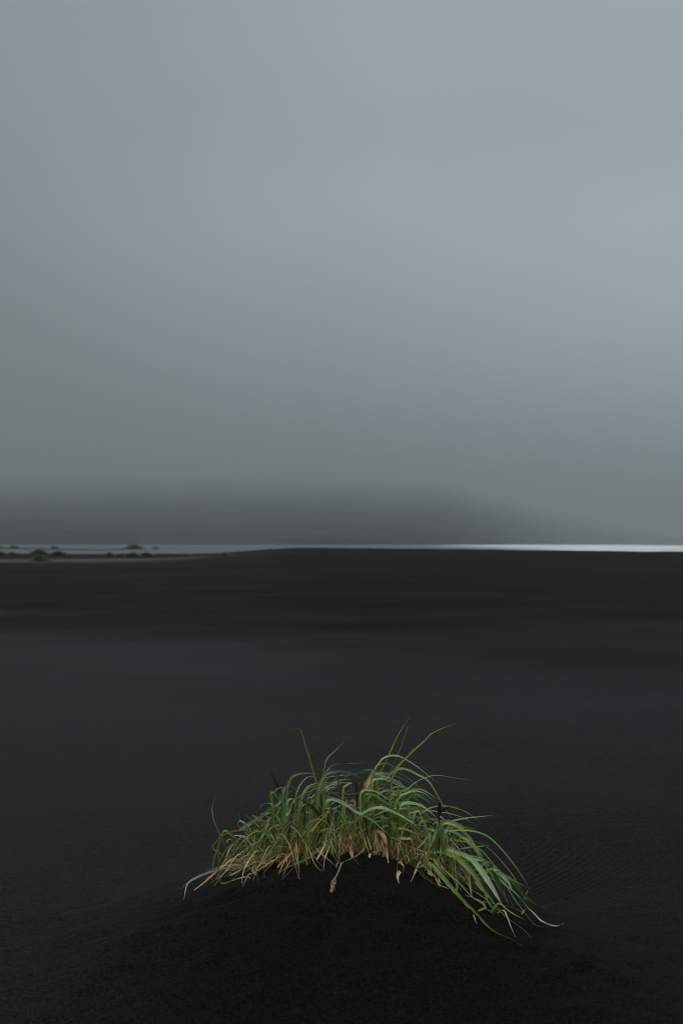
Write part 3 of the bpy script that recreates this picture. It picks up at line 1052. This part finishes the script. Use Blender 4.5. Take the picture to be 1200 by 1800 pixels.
# dead straw tangled round the stem bases and fallen forward over the mound
for k in range(680):
    u = rnd.uniform(440, 760) if k % 3 else rnd.gauss(555, 50)
    if vnoise(u / 17.0, 3.3) < -.15 and rnd.random() < .75:
        continue
    y = base_y(u) + rnd.uniform(-.01, .12)
    x = (u - 600) / F * y
    g0 = gz(x, y)
    side_ = (u - 600) / 210
    mode = k % 5
    ang = -math.pi / 2 + side_ * .55 + rnd.gauss(0, .55)
    if u < 590 and rnd.random() < .65:
        ang = -math.pi * .80 + rnd.gauss(0, .3)
    Ls = rnd.choice((.03, .05, .07, .09, .16)) * rnd.uniform(.8, 1.2) if u > 580 else rnd.uniform(.07, .20)
    if 600 < u < 730:
        Ls *= .35
        y += .03
        g0 = gz(x, y)
    lift = rnd.uniform(.02, .075)
    if mode < 2:       # dead sheaths still standing among the stems
        Ls = rnd.uniform(.02, .12)
        lift = rnd.uniform(.05, .14)
        ang = rnd.choice((0, math.pi)) + rnd.gauss(0, .7)
    P = [Vector((x, y, g0 - .01))]
    bend = rnd.gauss(0, .35)
    pk = rnd.uniform(.15, .45)
    for i in range(1, 7):
        t_ = i / 6
        aa = ang + bend * t_
        xx = x + math.cos(aa) * Ls * t_
        yy = y + math.sin(aa) * Ls * t_
        if mode < 2:
            zz = g0 + lift * t_ ** .8
        else:
            zz = gz(xx, yy) + lift * (t_ / pk if t_ < pk else 1 - ((t_ - pk) / (1 - pk)) ** 1.3)
        P.append(Vector((xx, yy, max(zz, gz(xx, yy) + .003))))
    kind = rnd.choice('qqyydo' if mode < 2 else 'dddddwwwqyoon')
    records.append([rnd.uniform(.01, .2), kind, rnd.choice((1.4, 1.6, 1.8, 2.2, 2.6, 4)), P])

# leaves flopped forward out of the middle, down onto the face of the mound
for k in range(70):
    u = rnd.uniform(430, 800)
    y = base_y(u) + rnd.uniform(-.005, .07)
    x = (u - 600) / F * y
    side_ = (u - 590) / 210
    ang = -math.pi / 2 + side_ * .9 + rnd.gauss(0, .75)
    Ls = rnd.uniform(.07, .19)
    if 595 < u < 730:
        continue
    lift = rnd.uniform(.06, .14)
    bend = rnd.gauss(0, .5)
    pk = rnd.uniform(.35, .6)
    P = [Vector((x, y, gz(x, y) - .01))]
    for i in range(1, 8):
        t_ = i / 7
        aa = ang + bend * t_
        q_ = Ls * (t_ ** 1.5)
        xx, yy = x + math.cos(aa) * q_, y + math.sin(aa) * q_
        zz = gz(xx, yy) + lift * (math.sin(t_ / pk * math.pi / 2) if t_ < pk else math.cos((t_ - pk) / (1 - pk) * math.pi / 2))
        P.append(Vector((xx, yy, max(zz, gz(xx, yy) + .004))))
    records.append([rnd.uniform(50, 400), rnd.choice('gbqqyuub'), rnd.uniform(2, 5), P])

records.sort(key=lambda r_: -r_[0])
ng = nd = 0
restg, restd = Ribbon(), Ribbon()
for big, kind, wpx, P in records:
    dry = kind in DRYK
    P = [p_ - TB for p_ in P]
    blunt = dry and wpx > 3.2 and kind != 'o' and rnd.random() < .7
    if dry and nd < 98 or not dry and ng < 98:
        rb = Ribbon()
    else:
        rb = restd if dry else restg
    rb.leaf(P, wpx * PXM * .78, kind, rnd, blunt=blunt, fold=rnd.uniform(.2, .6))
    if rb is restd or rb is restg:
        continue
    if dry:
        nd += 1
        rb.build('dry_leaf', DRY, tuft)
    else:
        ng += 1
        rb.build('leaf_blade', LEAF, tuft)
restg.build('leaf_blades', LEAF, tuft, kind='stuff')
restd.build('dry_straw', DRY, tuft, kind='stuff')


# ------------------------------------------------------------------ seed heads
def tube(verts, faces, cols, P, rad, c, seg=6):
    b0 = len(verts)
    prev = None
    for i, p_ in enumerate(P):
        T = (P[min(i + 1, len(P) - 1)] - P[max(i - 1, 0)]).normalized()
        S = T.cross(Vector((.3, 1, .2)))
        S.normalize()
        U = T.cross(S)
        r_ = rad(i / (len(P) - 1))
        for k in range(seg):
            a = 2 * math.pi * k / seg
            verts.append(p_ + S * math.cos(a) * r_ + U * math.sin(a) * r_)
            cols.append((*c, 1))
        if i:
            for k in range(seg):
                a0 = b0 + (i - 1) * seg
                faces.append((a0 + k, a0 + (k + 1) % seg, a0 + seg + (k + 1) % seg, a0 + seg + k))


def color_mesh(name, verts, faces, cols, mat, parent, **props):
    me = bpy.data.meshes.new(name)
    me.from_pydata([tuple(v) for v in verts], [], faces)
    ca = me.color_attributes.new('tint', 'FLOAT_COLOR', 'POINT')
    ca.data.foreach_set('color', [x for c in cols for x in c])
    me.uv_layers.new(name='UVMap')
    me.polygons.foreach_set('use_smooth', [True] * len(me.polygons))
    me.update()
    return link(name, me, mat, parent, **props)


def spike(px_stem, root, px_head, dy, wpx, c_head, c_stem, label=None, stem_r=1.1, ground_=False):
    """flower stalk with a chaffy spike of overlapping spikelets"""
    n_s = len(px_stem)
    P = place(px_stem + px_head, 'g' if ground_ else dy, root, rnd)
    k0 = len(P) - len(px_head)
    P = [p_ - TB for p_ in P]
    head_mid = P[k0 - 1:] if k0 > 0 else P
    Qs = catmull(P[:k0 + 1], 14) if k0 + 1 >= 2 else P
    v, f, c = [], [], []
    tube(v, f, c, Qs, lambda t_: stem_r * PXM * (1 - .25 * t_), c_stem)
    st_ = color_mesh('flower_stalk', v, f, c, DRY, tuft)
    H = catmull(P[k0:] if len(px_head) > 1 else P[-2:], 30)
    v, f, c = [], [], []
    W = wpx * PXM / 2
    tube(v, f, c, H, lambda t_: W * .45 * (1 - .6 * t_), tuple(x * .7 for x in c_head))
    for i in range(2, 29):
        p_ = H[i]
        T = (H[i + 1] - H[i - 1]).normalized()
        S0 = T.cross(Vector((0, -1, .3))).normalized()
        U0 = T.cross(S0)
        prof = math.sin(math.pi * min(1, (i / 29) * .85 + .12)) ** .6
        for q in range(5):
            a = q * 2 * math.pi / 5 + i * 1.1 + rnd.uniform(-.3, .3)
            D = S0 * math.cos(a) + U0 * math.sin(a)
            ln = rnd.uniform(1.6, 2.6) * W
            tip = p_ + D * W * prof * rnd.uniform(.9, 1.25) + T * ln
            mid = p_ + D * W * prof * .8 + T * ln * .4
            E = T.cross(D).normalized() * W * .38
            b0 = len(v)
            v += [p_, mid + E, tip, mid - E, mid + D * W * .25]
            cc = [x * rnd.uniform(.6, 1.5) for x in c_head]
            c += [(*[x * .6 for x in cc], 1), (*cc, 1), (*[x * 1.5 for x in cc], 1), (*cc, 1), (*[x * 1.1 for x in cc], 1)]
            f += [(b0, b0 + 1, b0 + 4), (b0 + 1, b0 + 2, b0 + 4), (b0 + 2, b0 + 3, b0 + 4), (b0 + 3, b0, b0 + 4)]
    h = color_mesh('seed_head', v, f, c, DRY, tuft)
    if label:
        h['label'] = label
    return h


DK = (.13, .085, .05)
spike([(508, 1450), (500, 1420)], (512, 1492), [(494.5, 1397), (487, 1378), (475, 1356)], .02, 5, DK, (.10, .055, .03),
      'dark brown spike of seeds leaning left above the blades')
spike([(771, 1480), (771, 1460)], (770, 1505), [(770, 1430), (771, 1424), (772, 1415)], -.01, 5.5, (.05, .036, .028), (.03, .02, .015),
      'blackish upright spike of seeds on a short dark stalk')
spike([(771, 1478), (771, 1450)], (770.5, 1505), [(772, 1430), (777, 1424), (785, 1420)], -.01, 5, (.05, .036, .028), (.03, .02, .015))
spike([(452, 1470), (440, 1463)], (478, 1500), [(430, 1460.5), (410, 1463), (388, 1471.5)], -.04, 5.5, (.20, .13, .075), (.22, .17, .09),
      'pale brown spike of seeds lying out to the left')
spike([(603, 1516), (601, 1518.5), (594.5, 1533)], None, [(589, 1544), (587, 1552), (583.5, 1565)], 0, 8, (.34, .27, .165), (.42, .37, .22),
      'bleached spike of seeds hanging down onto the bare sand', stem_r=1.5, ground_=True)
spike([(511, 1512), (516, 1500)], None, [(519, 1488), (521, 1477), (522, 1464)], -.01, 7, (.30, .20, .12), (.36, .26, .15),
      'tan spike of seeds standing among the dead straw')
spike([(655, 1430), (668, 1400)], (640, 1476), [(706, 1310), (711, 1296), (716, 1280)], .05, 4, (.24, .23, .10), (.25, .26, .10))

# ------------------------------------------------------------------ loose curl of dead leaf on the mound
frag = Ribbon()
pts = [(515, 712), (530, 662), (570, 642), (625, 646)]
P = []
for (u, v) in to_world('5', pts):
    y = hit(u, v)
    q = at(u, v, y)
    q.z = gz(q.x, q.y) + .010
    P.append(q)
O = P[0].copy()
frag.leaf([p_ - O for p_ in P], 6 * PXM, 'w', rnd, n=14, facing=Vector((.1, -.8, .7)), twist=0, blunt=True)
fo = frag.build('dead_leaf', DRY)
fo.location = O
fo['label'] = 'small curled scrap of pale dead leaf lying on the black sand below the tuft'
fo['category'] = 'dead leaf'


# ------------------------------------------------------------------ far tufts on the left
def hit_far(u, v):
    d = ray(u, v)
    ys = np.linspace(20, 130, 3000)
    b_ = np.nonzero(CAM_Z + d.z / d.y * ys <= ground(d.x / d.y * ys, ys))[0]
    return float(ys[b_[0]]) if len(b_) else 80.0


def far_tuft(u, v, y, wpx, hpx, tone, label):
    """low hummock of sand crowned with a dense clump of grass"""
    if v < 968:          # standing in the shallows
        y = (CAM_Z - SEA - .02) * F / (v - 955)
        g0 = SEA
    else:
        y = hit_far(u, v)
        g0 = gz((u - 600) / F * y, y)
    x = (u - 600) / F * y
    zb = g0
    W = 1.1 * wpx * y / F
    H = 1.1 * hpx * y / F
    base = bpy.data.objects.new('grass_clump', None)
    col.objects.link(base)
    base.location = (x, y, g0)
    base['label'] = label
    base['category'] = 'grass clump'
    base['group'] = 'grass clumps far off by the water'
    zt = zb - g0
    # hummock
    n, m = 28, 9
    vs, fs = [], []
    for i in range(m):
        rr__ = i / (m - 1)
        for k in range(n):
            a = 2 * math.pi * k / n
            R_ = rr__ * W * 1.15 * (1 + .12 * math.sin(a * 3 + u))
            hz_ = (max(zt, .0) + H * .30) * (1 - sm(rr__, 0, 1)) - .06 * rr__
            vs.append((R_ * math.cos(a), R_ * .7 * math.sin(a), float(hz_) + .03 * math.sin(a * 5 + rr__ * 7)))
    for i in range(m - 1):
        for k in range(n):
            fs.append((i * n + k, (i + 1) * n + k, (i + 1) * n + (k + 1) % n, i * n + (k + 1) % n))
    me = bpy.data.meshes.new('sand_hummock')
    me.from_pydata(vs, [], fs)
    me.polygons.foreach_set('use_smooth', [True] * len(fs))
    link('sand_hummock', me, SAND, base)
    rb = Ribbon()
    N_ = int(120 + wpx * 12)
    for k in range(N_):
        a = rnd.uniform(0, 2 * math.pi)
        q = rnd.random() ** .6
        bx = q * W * .42 * math.cos(a)
        by = q * W * .30 * math.sin(a)
        bz = (max(zt, 0) + H * .30) * (1 - .75 * q * q) - .02
        hh = H * (1 - .6 * q) * rnd.uniform(.5, .95)
        lean = W * .2 * math.cos(a) * q + rnd.gauss(.03, .05) * W
        ly = W * .10 * math.sin(a)
        P_ = [Vector((bx, by, bz)), Vector((bx + lean * .35, by + ly * .3, bz + hh * .6)), Vector((bx + lean, by + ly, bz + hh * (.95 - .3 * rnd.random())))]
        rb.leaf(P_, W * rnd.uniform(.016, .03), rnd.choice(tone), rnd, n=4)
    rb.build('leaves', LEAF, base)
    return base


FT = [
 (70, 986.5, 50, 28, 11, 'GGg', 'bright green grass clump on a hummock, nearest of the far clumps, above the damp strip'),
 (69, 973.5, 78, 24, 9, 'GGg', 'dark domed grass clump at the water edge straight behind the nearest far clump'),
 (103, 977, 70, 28, 9, 'GGG', 'broad dark grass clump on the sand just right of the domed one'),
 (192, 972.5, 84, 18, 7.5, 'GGg', 'small dark pointed grass clump alone at the water edge'),
 (214, 978.5, 68, 20, 6, 'GGq', 'low yellowish grass clump at the left of the row of three touching clumps'),
 (234, 979, 67, 24, 9.5, 'GGg', 'tall middle clump in the row of three touching grass clumps'),
 (257, 978, 69, 26, 8, 'GGG', 'blackish green right-hand clump in the row of three touching grass clumps'),
 (236, 964.5, 150, 24, 8.5, 'qGn', 'straw-coloured grass clump standing out in the shallow water'),
 (274, 964.8, 148, 8, 4.5, 'GG', 'tiny dark grass clump in the shallows just right of the straw-coloured one'),
 (328, 977, 73, 17, 5, 'Gyq', 'flat dull grass clump on bare sand right of the row of three'),
 (394, 976.5, 74, 19, 7, 'GgG', 'dull grass clump farthest to the right along the sand'),
 (96, 964.5, 155, 11, 6.5, 'qdG', 'small brownish grass clump in the shallows above the broad dark clump'),
 (25, 964, 158, 17, 6, 'yqG', 'long low yellowish grass clump in the shallows near the left edge'),
 (22, 975, 76, 14, 6, 'GGg', 'little dark grass clump on the water edge below the long yellowish one'),
 (0, 975.5, 75, 22, 7, 'GG', 'dark grass clump on the sand cut off by the left edge'),
 (0, 963.5, 160, 12, 5, 'qy', 'pale grass clump in the shallows cut off by the left edge'),
]
for a_ in FT:
    far_tuft(*a_)

# ------------------------------------------------------------------ pebbles out on the bare sand
import bmesh
peb_m, t, p, o = new_mat('pebble')
t.links.new(mixc(t, noise(t, node(t, 'ShaderNodeTexCoord').outputs['Object'], 90, 3), (.003, .003, .003), (.010, .009, .008)), p.inputs['Base Color'])
p.inputs['Roughness'].default_value = .85
for u, v, wpx, lab in ((1154, 1071, 4.5, 'largest black pebble, alone near the right edge of the beach'),
                       (1062, 1053, 3.4, 'small black pebble in the middle of the three on the far sand'),
                       (1060, 1027, 3.0, 'tiny black pebble, farthest of the three toward the water')):
    ys = np.linspace(5, 60, 4000)
    d = ray(u, v)
    y = float(ys[np.nonzero(CAM_Z + d.z / d.y * ys <= ground(d.x / d.y * ys, ys))[0][0]])
    x = d.x / d.y * y
    bm = bmesh.new()
    bmesh.ops.create_icosphere(bm, subdivisions=3, radius=wpx * y / F / 2)
    for vv in bm.verts:
        k = 1 + .18 * float(vnoise(vv.co.x * 60 + u, vv.co.y * 60 + vv.co.z * 40))
        vv.co = Vector((vv.co.x * 1.25 * k, vv.co.y * k, vv.co.z * .7 * k))
    me = bpy.data.meshes.new('pebble')
    bm.to_mesh(me)
    bm.free()
    me.polygons.foreach_set('use_smooth', [True] * len(me.polygons))
    ob = link('pebble', me, peb_m, label=lab, category='pebble', group='pebbles on the bare sand')
    ob.location = (x, y, gz(x, y) + wpx * y / F * .1)
